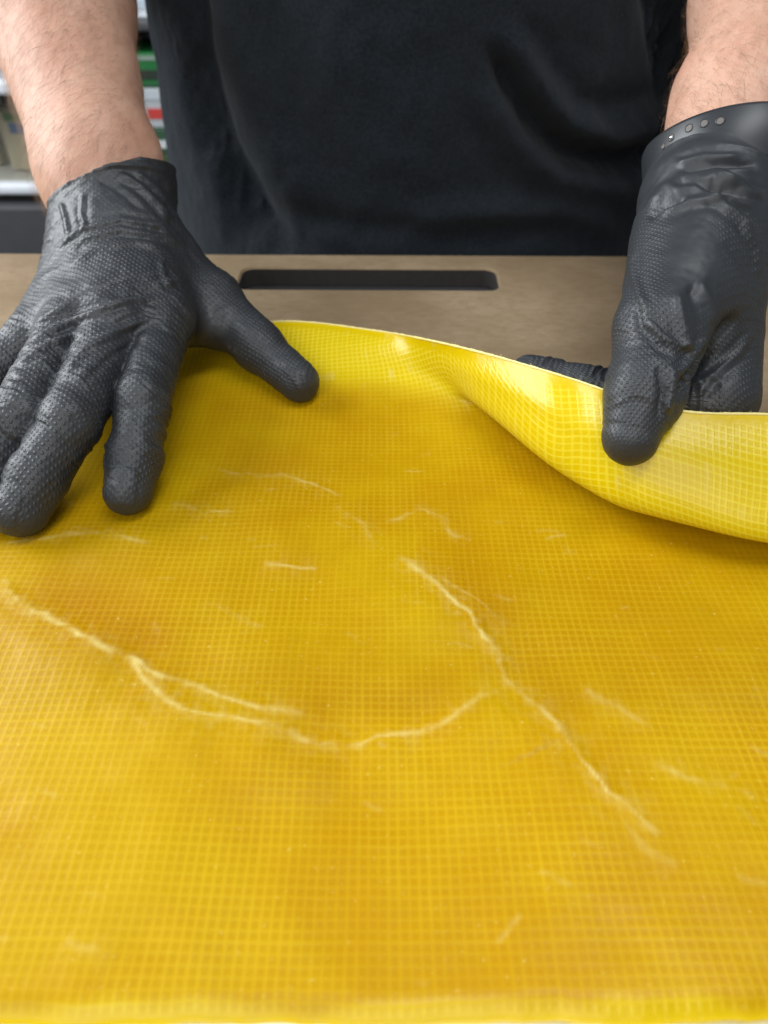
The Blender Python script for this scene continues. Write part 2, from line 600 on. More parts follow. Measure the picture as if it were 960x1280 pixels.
FRONT_Y = 0.0525
CREASES = [  # pixel polyline on the flat sheet, strength, half width (m)
    ([(0, 722), (18, 745), (40, 768), (80, 790), (125, 812), (165, 825), (200, 845), (225, 856)], 1.0, .0011),
    ([(165, 825), (210, 850), (250, 865), (300, 880), (340, 890), (388, 894)], 0.75, .0009),
    ([(160, 815), (180, 850), (215, 880), (250, 897), (305, 906)], 0.95, .0012),
    ([(280, 901), (320, 908), (360, 915), (400, 931), (470, 926)], 0.75, .0010),
    ([(410, 932), (445, 924), (480, 921), (530, 915), (580, 890), (610, 866), (655, 856)], 0.6, .0010),
    ([(492, 695), (520, 715), (552, 742), (580, 762), (600, 790), (618, 815)], 1.0, .0011),
    ([(585, 768), (605, 796), (625, 825), (640, 855), (662, 878), (690, 902), (712, 922), (722, 945)], 0.85, .0009),
    ([(692, 900), (706, 918), (720, 945), (738, 968), (760, 995), (790, 1020), (822, 1045)], 0.9, .0012),
    ([(478, 660), (505, 642), (525, 640), (550, 648), (568, 670), (592, 675)], 0.40, .0008),
    ([(415, 630), (455, 660), (470, 690)], 0.35, .0009),
    ([(240, 578), (290, 592), (320, 595), (350, 595), (388, 606), (430, 625)], 0.6, .0009),
    ([(212, 630), (232, 634), (252, 641), (300, 640)], 0.65, .0008),
    ([(0, 683), (50, 675), (110, 671), (150, 671), (192, 682)], 0.5, .0010),
    ([(328, 703), (355, 708), (398, 713)], 0.65, .0008),
    ([(545, 722), (590, 750), (643, 788)], 0.35, .0008),
    ([(725, 855), (770, 885), (815, 912)], 0.40, .0009),
    ([(812, 952), (860, 975), (910, 988), (960, 990)], 0.40, .0009),
    ([(85, 1172), (100, 1186), (118, 1190), (142, 1206)], 0.3, .0010),
    ([(760, 1010), (800, 1060), (850, 1090)], 0.25, .0010),
    ([(250, 756), (290, 770), (330, 790)], 0.18, .0012),
    ([(485, 541), (500, 543)], 0.6, .0007),
]


def build_sheet():
    e = lambda u, v, t: T(u, v, t)
    K = []   # (um, y0, P1, P2 contour, P3, P4 edge)
    def flat(um, ye=0.348, lift=0.0):
        return (um, 0.25, (um, 0.28, lift*.03), (um, 0.305, lift*.25), (um, 0.33, lift*.62), (um, ye, lift))
    K.append(flat(-0.34)); K.append(flat(-0.17)); K.append(flat(-0.10, .348, .003))
    K.append(flat(-0.053, .348, .012))
    K.append((.000, .272, (.000, .293, .002), (-.001, .308, .0072), (-.003, .3205, .0135), e(474, 414, .364)))
    K.append((.033, .262, (.032, .285, .0028), (.028, .2935, .0085), (.0225, .3000, .0165), e(540, 426, .337)))
    K.append((.062, .250, (.058, .283, .0050), e(606, 515, .320), e(600, 478, .312), e(603, 441, .311)))
    K.append((.098, .235, (.090, .268, .0055), e(690, 583, .291), e(684, 520, .282), e(680, 463, .286)))
    K.append((.1135, .224, (.103, .258, .0055), e(737, 613, .283), e(728, 545, .274), e(722, 476, .278)))
    K.append((.127, .215, (.115, .250, .0055), e(778, 634, .2755), e(765, 560, .267), e(757, 488, .271)))
    K.append((.140, .212, (.128, .247, .0055), e(820, 646, .271), e(806, 573, .263), e(802, 501, .267)))
    K.append((.152, .210, (.140, .245, .0055), e(860, 656, .268), e(850, 585, .260), e(846, 513, .264)))
    K.append((.185, .205, (.175, .240, .0055), e(965, 679, .262), e(962, 598, .256), e(962, 518, .261)))
    last = K[-1]
    K.append((.34, .195, (.330, .230, .006), last[3] + np.array([.155, -.02, .001]), last[4] + np.array([.155, -.02, .001]), last[5] + np.array([.155, -.018, 0])))
    um_k = [k[0] for k in K]
    CT = np.array([[[k[0], k[1], 0.0]] + [list(map(float, p)) for p in k[2:]] for k in K])   # (nk,5,3)
    NU, NJ = 860, 430
    um = np.linspace(-0.33, 0.33, NU)
    ct = hermite(um_k, CT, um)                                       # (NU,5,3)
    # dense column curve : flat run + Catmull-Rom through the control points
    tt = np.linspace(0, 1, 24, endpoint=False)
    prev = ct[:, 0].copy(); prev[:, 1] -= 0.03
    pts = [prev] + [ct[:, i] for i in range(5)]
    pts.append(2 * ct[:, 4] - ct[:, 3])
    segs = []
    front = np.stack([um, np.full(NU, FRONT_Y), np.zeros(NU)], 1)
    for s in np.linspace(0, 1, 60, endpoint=False):
        segs.append(front * (1 - s) + ct[:, 0] * s)
    for i in range(1, 5):
        p0, p1, p2, p3 = pts[i - 1], pts[i], pts[i + 1], pts[i + 2]
        for s in tt:
            segs.append(0.5 * ((2*p1) + (-p0 + p2)*s + (2*p0 - 5*p1 + 4*p2 - p3)*s*s + (-p0 + 3*p1 - 3*p2 + p3)*s**3))
    segs.append(ct[:, 4])
    cur = np.stack(segs, 1)                                          # (NU, M, 3)
    dl = np.linalg.norm(np.diff(cur, axis=1), axis=2)
    arc = np.concatenate([np.zeros((NU, 1)), np.cumsum(dl, 1)], 1)
    V = np.zeros((NU, NJ, 3)); A = np.zeros((NU, NJ)); E = np.zeros((NU, NJ))
    s = np.linspace(0, 1, NJ)
    for i in range(NU):
        q = s * arc[i, -1]
        for a in range(3):
            V[i, :, a] = np.interp(q, arc[i], cur[i, :, a])
        A[i] = q; E[i] = arc[i, -1] - q
    flatw = (A < (ct[:, 0, 1] - FRONT_Y)[:, None] + 0.0) * 1.0
    y0 = (ct[:, 0, 1] - FRONT_Y)[:, None]
    flatw = 1 - sstep(-0.03, 0.012, A - y0)
    V = V.reshape(-1, 3); A = A.ravel(); E = E.ravel(); flatw = flatw.ravel()
    U = np.repeat(um, NJ)
    zc = V[:, 2].copy()
    rise = sstep(.0008, .0075, zc)
    q = V[:, :2]
    # gentle waves and the creases
    z = 0.0014 * noise(q[:, 0] * 13 + 3, q[:, 1] * 11, seed=4) + 0.0008 * noise(q[:, 0] * 30, q[:, 1] * 34, seed=9) + .00022 * noise(q[:, 0] * 90, q[:, 1] * 100, seed=14)
    cr = np.zeros(len(q)); crease_shade = np.zeros(len(q))
    wob = np.stack([noise(q[:, 0] * 130, q[:, 1] * 130, seed=21), noise(q[:, 0] * 130, q[:, 1] * 130, seed=22)], 1) * 0.0013
    wob += np.stack([noise(q[:, 0] * 420, q[:, 1] * 420, seed=25), noise(q[:, 0] * 420, q[:, 1] * 420, seed=26)], 1) * 0.0003
    brk = fbm(q[:, 0] * 160, q[:, 1] * 160, seed=31)
    wlow = noise(q[:, 0] * 70, q[:, 1] * 70, seed=51)
    brk2 = fbm(q[:, 0] * 420 + q[:, 1] * 150, q[:, 1] * 420, seed=35)
    for poly, st, w in CREASES:
        pl = np.array([P(u, v, 0)[:2] for u, v in poly])
        m = (q[:, 0] > pl[:, 0].min() - .03) & (q[:, 0] < pl[:, 0].max() + .03) & (q[:, 1] > pl[:, 1].min() - .03) & (q[:, 1] < pl[:, 1].max() + .03)
        d, par, side = poly_dist(q[m] + wob[m], pl)
        fade = sstep(0, .12, par) * (1 - sstep(.86, 1, par))
        hl = min(1.0, np.linalg.norm(np.diff(pl, axis=0), axis=1).sum() / .09)
        fade2 = sstep(0, .38, par) * (1 - sstep(.62, 1, par))
        # side > 0 is the near (camera) side of a crease drawn left to right
        z[m] += st * fade * 0.00032 * np.exp(-(d / 0.0026) ** 2) + st * fade2 * hl * (0.0015 * np.exp(-((d * side + 0.007) / 0.011) ** 2))
        wv = w * (.85 + .5 * wlow[m])
        k = np.exp(-(d / wv) ** 2) * np.clip(0.62 + 0.75 * brk[m], 0.12, 1.1) + 0.42 * np.exp(-d / (w * 3.2)) * np.clip(0.30 + .9 * brk2[m], 0, 1)
        cr[m] = np.maximum(cr[m], st * fade * k)
        crease_shade[m] = np.maximum(crease_shade[m], st * hl * fade2 * np.exp(-((d * side - .009) / .012) ** 2))
    # short stray scuffs
    for i in range(130):
        u0, v0 = RNG.uniform(-.18, .18), RNG.uniform(.06, .30)
        L, an = RNG.uniform(.002, .008), RNG.normal(-0.25, .5)
        pl = np.array([(u0, v0), (u0 + L * math.cos(an), v0 + L * math.sin(an))])
        m = (np.abs(q[:, 0] - u0) < .012) & (np.abs(q[:, 1] - v0) < .012)
        if m.any():
            d, par, side = poly_dist(q[m] + wob[m], pl)
            cr[m] = np.maximum(cr[m], RNG.uniform(.1, .38) * np.exp(-(d / .0006) ** 2) * np.clip(.5 + .8 * brk[m], 0, 1))
    # whitened frayed spots on the raised flap
    fl = 1 - flatw
    cr = cr * flatw + rise * np.clip(fbm(U * 210, A * 90, seed=77) - 0.70, 0, 1) * 0.8
    V[:, 2] += z * flatw
    # front edge rolls down onto the paper
    fr = sstep(0.0, 1.0, 1 - np.clip(A / 0.007, 0, 1))
    V[:, 2] += -0.0022 * fr ** 2
    V[:, 2] = np.where(flatw > .5, np.maximum(V[:, 2], -0.0034), V[:, 2])
    V[:, 1] += 0.0007 * fbm(U * 60, U * 0, seed=5) * (1 - sstep(0, .012, A))
    # frayed back edge
    idx = np.arange(NU * NJ).reshape(NU, NJ)
    F = np.stack([idx[:-1, :-1], idx[1:, :-1], idx[1:, 1:], idx[:-1, 1:]], -1).reshape(-1, 4)
    me = mesh_np('film', V, F)
    gk = np.interp(U, [-1, .050, .060, .130, .145, 1], [-1, .050, .0590, .1050, .1190, .974])
    attr2(me, 'cloth', np.stack([U + (gk - U) * sstep(.002, .009, zc), A], 1))
    attr(me, 'edge', np.minimum(E, A * 2.2)); attr(me, 'crease', cr); attr(me, 'crease_shade', crease_shade); attr(me, 'lift', np.maximum(rise, .8 * (1 - sstep(.001, .0055, A + .0012 * fbm(U * 50, U * 0, seed=8)))))
    th = thing('yellow_sheet', 'translucent yellow mesh-reinforced film sheet, creased, one back corner pulled up in a fold', 'sheet', (0, 0.2, BOARD_TOP))
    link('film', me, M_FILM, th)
    # cut edge : a thin pale bead along the back edge
    g = V.reshape(NU, NJ, 3)
    ed = g[::2, -1] + np.array([0, 0, 0.0])
    n = len(ed); tan = np.gradient(ed, axis=0); tan /= np.linalg.norm(tan, axis=1)[:, None]
    dn = g[::2, -1] - g[::2, -4]; dn /= np.linalg.norm(dn, axis=1)[:, None]
    bn = np.cross(tan, dn)
    r = 0.00042 * (1 + 0.5 * np.abs(fbm(um[::2] * 700, um[::2] * 0, seed=3)))[:, None]
    R = [ed + r * (math.cos(a) * dn + math.sin(a) * bn) for a in np.linspace(0, 2 * math.pi, 6, endpoint=False)]
    v = np.stack(R, 1).reshape(-1, 3)
    f = []
    ii = np.arange(n - 1)
    for k in range(6):
        k2 = (k + 1) % 6
        f.append(np.stack([ii * 6 + k, (ii + 1) * 6 + k, (ii + 1) * 6 + k2, ii * 6 + k2], 1))
    lv, lf = [], []
    for k in range(90):
        i = int(RNG.integers(n * 0.30, n - 4)); b0 = ed[i]; L = RNG.uniform(.0005, .0019)
        dd = dn[i] * RNG.uniform(.5, 1) + tan[i] * RNG.normal(0, .6) + bn[i] * RNG.normal(0, .25)
        dd /= np.linalg.norm(dd); sd = np.cross(dd, bn[i] + dd * .01); k0 = len(lv)
        for sx_ in (0, .5, 1):
            c = b0 + dd * L * sx_ + tan[i] * (L * .3 * sx_ * sx_)
            for a in (0, 2.1, 4.2):
                lv.append(c + (sd * math.cos(a) + bn[i] * math.sin(a)) * .00009 * (1 - .5 * sx_))
        for a in range(2):
            for c in range(3):
                c2 = (c + 1) % 3
                lf.append((k0 + a*3 + c, k0 + a*3 + c2, k0 + a*3 + 3 + c2, k0 + a*3 + 3 + c))
    tag(link('fringe', mesh_np('fringe', np.array(lv), np.array(lf)), M_CUT, th), kind='stuff')
    link('cut_edge', mesh_np('cut_edge', v, np.concatenate(f)), M_CUT, th)


build_sheet()

# ------------------------------------------------------------------ person
person = thing('person', 'person in black t-shirt and black gloves standing behind the board, hands on the yellow sheet', 'person', (0.03, 0.62, -0.94))
f32 = np.float32

# left arm / hand in the picture
LW = P(152, 322, .043)
LC = T(137, 226, .372)            # cuff end
LA = T(126, 215, .374)
LE = T(64, -10, .405)             # mid forearm
LELB = np.array([-.225, .62, .205]); LSH = np.array([-.185, .63, .47])
# right
RW = T(897, 228, .313)
RC = T(932, 140, .328)
RE = T(975, -10, .362)
RELB = np.array([.235, .60, .215]); RSH = np.array([.225, .63, .47])


def body_f(p):
    d = chain(p, [LW, LA, LE, LELB, LSH], [.022, .0262, .0385, .043, .052], .02)
    d = np.minimum(d, chain(p, [RW, RC, RE, RELB, RSH], [.023, .0275, .0365, .043, .052], .02))
    t = cone(p, (.02, .635, -.15), (.02, .635, .40), .10, .105, (1, 0, 0), .72)
    d = smin(d, t, .03)
    d = smin(d, cone(p, LSH, RSH, .05, .05), .05)
    d = smin(d, cone(p, (.02, .63, .45), (.02, .61, .56), .055, .05), .04)
    return d


def build_body():
    v, f = surface_nets(body_f, (-.30, .30, -.26), (.32, .76, .63), .004, .02)
    me = mesh_np('body', v, f)
    me = subdiv(me, 1)
    co, no = get_co(me), get_no(me)
    co += no * (0.0006 * fbm(co[:, 0] * 45, co[:, 1] * 45, co[:, 2] * 45, 2))[:, None]
    set_co(me, co)
    link('body', me, M_SKIN, person)
    return me


body_me = build_body()


def build_hair():
    co, no = get_co(body_me), get_no(body_me)
    px = pix(co)
    face = (no * (CAMP - co)).sum(1) > -0.005
    vis = face & (px[:, 1] > -60) & (px[:, 1] < 260) & (((px[:, 0] > -80) & (px[:, 0] < 260)) | ((px[:, 0] > 830) & (px[:, 0] < 1060)))
    idx = np.where(vis)[0]
    pick = RNG.choice(idx, 8500)
    vs, fs = [], []
    for i in pick:
        b = co[i] + RNG.normal(0, .0012, 3) * 0.7; n = no[i]
        left = px[i, 0] < 480
        axis = (LW - LE) if left else (RW - RE)
        axis = axis / np.linalg.norm(axis)
        lat = np.cross(axis, n)
        dirn = axis * RNG.uniform(.3, 1) + lat * RNG.normal(.45 if left else -.5, .35)
        dirn -= n * (dirn @ n); dirn /= np.linalg.norm(dirn)
        L = RNG.uniform(.007, .017)
        sd = np.cross(dirn, n); r0 = RNG.uniform(.00002, .000042)
        k0 = len(vs)
        for s in (0, .35, .7, 1.0):
            c = b - n * .0004 + dirn * L * s + n * (.0022 * math.sin(s * 2.4)) + lat * (.0012 * s * s)
            r = r0 * (1 - .85 * s)
            vs.append(c - sd * r); vs.append(c + sd * r); vs.append(c + n * r)
        for a in range(3):
            for q in range(3):
                q2 = (q + 1) % 3
                fs.append((k0 + a*3 + q, k0 + a*3 + q2, k0 + a*3 + 3 + q2, k0 + a*3 + 3 + q))
    o = link('arm_hair', mesh_np('arm_hair', np.array(vs), np.array(fs)), M_HAIR, person)
    o['kind'] = 'stuff'


build_hair()


def stroke(co, no, px, poly, w, h, prof='ridge'):
    """a fold sculpted along a line on the side that faces the picture"""
    poly = np.asarray(poly, float)
    m = (px[:, 0] > poly[:, 0].min() - 4*w) & (px[:, 0] < poly[:, 0].max() + 4*w) & (px[:, 1] > poly[:, 1].min() - 4*w) & (px[:, 1] < poly[:, 1].max() + 4*w)
    m &= (no * (CAMP - co)).sum(1) > -0.05
    if not m.any(): return
    d, par, side = poly_dist(px[m], poly)
    fade = sstep(0, .18, par) * (1 - sstep(.8, 1, par))
    if prof == 'ridge': k = np.exp(-(d / w) ** 2) - 0.35 * np.exp(-((d - 1.9 * w) / w) ** 2)
    elif prof == 'step': k = np.exp(-np.abs(d) / w) * np.where(side > 0, 1, -0.5)
    else: k = -np.exp(-(d / w) ** 2)
    vw = CAMP - co[m]; vw /= np.linalg.norm(vw, axis=1)[:, None]
    k = k * sstep(.05, .40, (no[m] * vw).sum(1))
    co[m] += no[m] * (h * fade * k)[:, None]


def finish_glove(name, f, lo, hi, strokes, wr, frame, gripf, label, h=.00115):
    v, fc = surface_nets(f, lo, hi, h)
    me = subdiv(mesh_np(name, v, fc), 1)
    co, no = get_co(me), get_no(me)
    co += no * wr(co, pix(co))[:, None]
    px = pix(co)
    set_co(me, co); no = get_no(me)
    for poly, w, hh, pr in strokes:
        stroke(co, no, px, poly, w, hh * 1.2, pr)
    set_co(me, co)
    sa, sb = co @ frame[0], co @ frame[1]
    sc_ = np.linalg.norm(frame[0])
    best = np.full(len(co), 1e9)
    for js, r in frame[3]:
        for k, (A_, B_) in enumerate(zip(js[:-1], js[1:])):
            ax = B_ - A_; L = np.linalg.norm(ax); ax = ax / L
            s_ = (co - A_) @ ax
            foot = A_ + np.clip(s_, 0, L)[:, None] * ax
            qv = co - foot; dd = np.linalg.norm(qv, axis=1)
            lat = frame[0] - ax * (frame[0] @ ax); lat /= np.linalg.norm(lat)
            up = np.cross(lat, ax); up = up if up @ frame[2] > 0 else -up
            th = np.arctan2(qv @ lat, qv @ up)
            wgt = sstep(.004, .016, s_) if k == 0 else np.ones(len(co))
            wgt = wgt * (1 - sstep(r * 1.5, r * 1.9, dd))
            m = dd < best
            fin = foot @ frame[0] + r * th * sc_
            base = co @ frame[0]
            sa[m] = (base + (fin - base) * wgt)[m]
            best[m] = dd[m]
    sm = np.stack([sa, sb], 1)
    attr2(me, 'skinmap', sm); attr(me, 'grip', gripf(co, px))
    o = link('glove', me, M_GLOVE, person)
    o['label'] = label
    return o


# ---- glove spread on the sheet
L_th = [P(200, 334, .036), P(264, 376, .0270), P(322, 432, .0165), P(374, 478, .0098)]
L_ix = [P(203, 402, .0365), P(180, 500, .0285), P(168, 572, .0160), P(160, 614, .0098)]
L_md = [P(146, 410, .0400), P(88, 528, .0295), P(46, 600, .0170), P(26, 638, .0104)]
L_rg = [P(90, 417, .0370), P(30, 520, .0290), P(-20, 588, .0165), P(-44, 622, .0102)]
L_pk = [P(45, 424, .0290), P(-15, 478, .0225), P(-50, 522, .0140), P(-70, 548, .0090)]
LAX = (LC - LW) / np.linalg.norm(LC - LW)


def lglove_f(p):
    pal = chain(p, [P(182, 330, .042), L_ix[0]], [.0175, .0135], .01)
    for a, b, r0, r1 in ((P(158, 326, .044), L_md[0], .018, .0138), (P(130, 330, .042), L_rg[0], .017, .0130), (P(106, 338, .036), L_pk[0], .0165, .0120)):
        pal = smin(pal, cone(p, a, b, r0, r1), .014)
    pal = smin(pal, cone(p, P(215, 352, .030), P(120, 400, .026), .013, .013), .012)
    pal = smin(pal, cone(p, P(236, 408, .024), P(264, 408, .0215), .0088, .0080), .014)
    cuff = chain(p, [LW + LAX * -.012, LW + LAX * .012, LC, LC + LAX * .04], [.0235, .0272, .0302, .0318], .006)
    cuff0 = cuff
    pal = smin(pal, cuff, .016)
    th = chain(p, L_th, [.0160, .0135, .0106, .0091], .006)
    pal = smin(pal, th, .012)
    fg = chain(p, L_ix, [.0122, .0099, .0098, .0090], .004)
    fg = np.minimum(fg, chain(p, L_md, [.0128, .0106, .0101, .0098], .004))
    fg = np.minimum(fg, chain(p, L_rg, [.013, .0116, .0105, .0098], .004))
    fg = np.minimum(fg, chain(p, L_pk, [.012, .0098, .009, .0084], .004))
    d = smin(pal, fg, .0045)
    # open cuff
    n = LAX * 1.0 + np.array([-.42, 0, 0.75]); n = n / np.linalg.norm(n)
    dp = (p - (LC + LAX * -.006).astype(f32)) @ n.astype(f32)
    d = np.maximum(d, dp)
    inner = np.maximum(cuff0 + .0026, -.012 - dp)
    d = np.maximum(d, -inner)
    bead = np.sqrt((cuff0 + .0006) ** 2 + (dp + .0003) ** 2) - .00125
    return smin(d, bead, .001)


def lwr(co, px):
    u, v = px[:, 0], px[:, 1]
    out = np.zeros(len(co))
    # transverse wrinkles on fingers
    ks = [(L_ix, 1.0), (L_md, .6), (L_rg, 1.0), (L_pk, 1.0), (L_th, .35)]
    for k, (js, amp) in enumerate(ks):
        for a, b, w0 in ((js[0], js[1], .6), (js[1], js[2], 1.0), (js[2], js[3], .5)):
            ax = (b - a) / np.linalg.norm(b - a); L = np.linalg.norm(b - a)
            s = (co - a) @ ax
            d = np.linalg.norm(co - a - np.clip(s, 0, L)[:, None] * ax, axis=1)
            w = (1 - sstep(.014, .018, d)) * sstep(-.006, .006, s) * (1 - sstep(L - .004, L + .006, s))
            lat = (co - a) @ np.cross(ax, [0, 0, 1.0])
            nz = noise(s / .0032 + 1.2 * noise(lat / .008, s / .008, seed=3 + k), lat / .010 + 7 * k, co[:, 2] / .02, seed=11 + k)
            rid = 1 - 2 * np.abs(nz)
            out += w * w0 * amp * .00070 * np.where(rid > 0, rid * .8, rid)
    for js, nw in ((L_ix, .0058), (L_md, .0062), (L_rg, .0060), (L_pk, .0050), (L_th, .0066)):
        ax = (js[-1] - js[-2]) / np.linalg.norm(js[-1] - js[-2])
        lat = np.cross(ax, [0, 0, 1.0]); lat /= np.linalg.norm(lat); up = np.cross(lat, ax)
        qv = co - js[-1] - ax * .0010
        e = ((qv @ lat) / nw) ** 4 + ((qv @ ax) / (nw * 1.15)) ** 4
        out += .00050 * (1 - sstep(.55, 1.25, e)) * sstep(.001, .004, qv @ up)
    s1 = (co[:, 1] + .35 * co[:, 0]); s2 = co[:, 0] - .35 * co[:, 1]
    fold = noise(s1 / .0062 + .9 * noise(s2 / .018, s1 / .018, seed=61), s2 / .026, co[:, 2] / .03, seed=62)
    fold = (1 - 2 * np.abs(fold)); fold = np.where(fold > 0, fold, .6 * fold)
    patch = np.clip(.55 + .9 * noise(co[:, 0] * 32, co[:, 1] * 32, seed=63), 0, 1)
    out += fold * patch * .00050 * sstep(300, 345, v) * (1 - sstep(440, 500, v)) * (1 - sstep(225, 265, u))
    sL = (co - LW) @ LAX
    ringf = 1 - 2 * np.abs(noise(sL / .0060 + 1.1 * noise(co[:, 0] * 45, co[:, 2] * 45, seed=71), co[:, 0] * 30, co[:, 2] * 30, seed=72))
    out += ringf * .00040 * sstep(-.012, -.002, sL) * (1 - sstep(.030, .040, sL))
    cuffw = sstep(345, 300, v)
    return out + 0.00035 * fbm(co[:, 0] * 110, co[:, 1] * 110, co[:, 2] * 110, 8) + cuffw * 0.0005 * fbm(co[:, 0] * 60, co[:, 1] * 60, co[:, 2] * 90, 18)


def lgrip(co, px):
    u, v = px[:, 0], px[:, 1]
    g = np.ones(len(co))
    for tip, r in ((L_ix[3], .012), (L_md[3], .013), (L_rg[3], .012), (L_pk[3], .010), (L_th[3], .012)):
        dirn = tip - tip
        d = np.linalg.norm(co - tip, axis=1)
        g *= sstep(r * .62, r * 1.15, d + np.clip(co[:, 2] - tip[2], 0, .01) * 0.55)
    # smooth web of the thumb
    web = np.exp(-(((u - 262) / 34) ** 2 + ((v - 432) / 34) ** 2))
    g *= 1 - np.clip(web * 1.5, 0, 1)
    g *= 0.35 + 0.65 * sstep(255, 330, v)
    g *= np.clip(0.8 + .5 * noise(co[:, 0] * 50, co[:, 1] * 50, seed=6), .4, 1)
    return g


LSTR = [
    ([(68, 315), (100, 288), (150, 276), (200, 284), (236, 302)], 5, .0013, 'ridge'),
    ([(72, 325), (105, 298), (150, 286), (205, 296), (240, 314)], 4, .0011, 'ridge'),
    ([(80, 338), (120, 310), (170, 303), (215, 310)], 4, .0007, 'ridge'),
    ([(28, 412), (80, 385), (140, 362), (200, 356), (236, 350)], 5, .0010, 'ridge'),
    ([(35, 425), (90, 400), (150, 378), (205, 370)], 4, .0009, 'ridge'),
    ([(60, 392), (110, 366), (160, 350), (210, 344)], 4, .0008, 'ridge'),
    ([(75, 470), (110, 432), (160, 408), (195, 396)], 5, .0009, 'ridge'),
    ([(20, 455), (60, 430), (110, 412)], 4, .0008, 'ridge'),
    ([(100, 480), (140, 445), (185, 420)], 5, .0007, 'valley'),
    ([(145, 215), (175, 232), (200, 256), (214, 276)], 4, .0012, 'ridge'),
    ([(168, 214), (195, 235), (212, 258)], 4, .0009, 'ridge'),
    ([(104, 240), (102, 268), (108, 290)], 3, .0007, 'ridge'),
    ([(75, 250), (82, 275), (84, 300)], 3, .0007, 'ridge'),
    ([(120, 222), (150, 240), (185, 268)], 4, .0005, 'valley'),
    ([(200, 322), (206, 345), (214, 362)], 4, .0005, 'ridge'),
    ([(62, 238), (100, 216), (140, 206), (185, 208), (214, 216)], 3, .0007, 'ridge'),
]
finish_glove('glove', lglove_f, (-.215, .185, -.004), (-.025, .44, .125), LSTR, lwr,
             (np.array([1.0, 0.1, 0.0]), np.array([-.1, 1.0, .35]), np.array([0, 0, 1.0]), [(c, r) for c, r in ((L_th, .013), (L_ix, .0108), (L_md, .011), (L_rg, .011), (L_pk, .0095))]), lgrip,
             'black textured glove spread palm down on the yellow sheet')

# ---- glove pinching the fold
R_th = [T(862, 300, .293), T(826, 412, .2685), T(806, 490, .2605), T(789, 546, .2590)]
R_k = T(896, 500, .289)
R_ix = [R_k, T(790, 502, .293), T(725, 488, .301), T(662, 470, .309)]
R_md = [T(894, 488, .303), T(812, 482, .303), T(785, 484, .300), T(800, 505, .293)]
R_rg = [T(898, 478, .319), T(836, 474, .319), T(812, 490, .306)]
R_pk = [T(898, 462, .333), T(856, 466, .332), T(838, 482, .318)]
RAX = (RC - RW) / np.linalg.norm(RC - RW)


def rglove_f(p):
    pal = cone(p, T(896, 254, .309), R_k, .0198, .0140)
    pal = smin(pal, cone(p, T(880, 262, .305), T(862, 370, .284), .0235, .0200), .014)
    pal = smin(pal, cone(p, T(892, 262, .325), R_md[0], .0185, .0135), .012)
    pal = smin(pal, cone(p, T(896, 270, .335), R_rg[0], .0165, .013), .012)
    pal = smin(pal, cone(p, T(898, 280, .345), R_pk[0], .0145, .012), .012)
    cuff = chain(p, [RW - RAX * .010 + np.array([.001, 0, 0]), RW + RAX * .012 + np.array([.0040, 0, 0]), RC + RAX * .02 + np.array([.001, 0, 0])], [.0240, .0246, .0262], .006)
    pal = smin(pal, cuff, .014)
    th = chain(p, R_th, [.0210, .0152, .0122, .0098], .006)
    d = smin(pal, th, .009)
    fg = chain(p, R_ix, [.0135, .0105, .0095, .0088], .004)
    fg = np.minimum(fg, chain(p, R_md, [.0135, .0108, .010, .009], .004))
    fg = np.minimum(fg, chain(p, R_rg, [.0125, .0100, .009], .004))
    fg = np.minimum(fg, chain(p, R_pk, [.0115, .0090, .008], .004))
    d = smin(d, fg, .005)
    rn = RAX + np.array([-.44, 0, .46]); rn = rn / np.linalg.norm(rn)
    d = np.maximum(d, (p - (RW + RAX * .0068 + rn * .006).astype(f32)) @ rn.astype(f32))
    return d


def rwr(co, px):
    u, v = px[:, 0], px[:, 1]
    out = np.zeros(len(co))
    for k, (js, amp) in enumerate(((R_ix, 1.0), (R_md, 1.2), (R_th[1:], .45))):
        for a, b in zip(js[:-1], js[1:]):
            ax = (b - a) / np.linalg.norm(b - a); L = np.linalg.norm(b - a)
            s = (co - a) @ ax
            d = np.linalg.norm(co - a - np.clip(s, 0, L)[:, None] * ax, axis=1)
            w = (1 - sstep(.012, .017, d)) * sstep(-.004, .006, s) * (1 - sstep(L - .004, L + .006, s))
            lat = (co - a) @ np.cross(ax, [0, 0, 1.0])
            nz = noise(s / .0034 + 1.2 * noise(lat / .008, s / .008, seed=3 + k), lat / .010 + 7 * k, co[:, 2] / .02, seed=11 + k)
            out += w * amp * .0007 * (1 - 2 * np.abs(nz))
    s = (co - RW) @ RAX
    cw = sstep(-.022, -.004, s)
    rid = 1 - 2 * np.abs(noise(s / .0060 + .8 * noise(co[:, 0] * 40, co[:, 2] * 40, seed=5), co[:, 0] * 28, co[:, 2] * 28, seed=44))
    out += cw * .0011 * rid
    return out + 0.0003 * fbm(co[:, 0] * 110, co[:, 1] * 110, co[:, 2] * 110, 8)


def rgrip(co, px):
    u, v = px[:, 0], px[:, 1]
    g = np.ones(len(co))
    d = np.linalg.norm(co - R_th[3], axis=1)
    g *= sstep(.008, .015, d + np.clip(560 - v, 0, 60) * .0001)
    sm = np.exp(-(((u - 868) / 42) ** 2 + ((v - 325) / 85) ** 2))
    g *= 1 - np.clip(sm * 1.6, 0, 1)
    g *= sstep(235, 300, v)
    g *= 1 - 0.9 * np.exp(-(((u - 900) / 30) ** 2 + ((v - 475) / 30) ** 2))
    return g


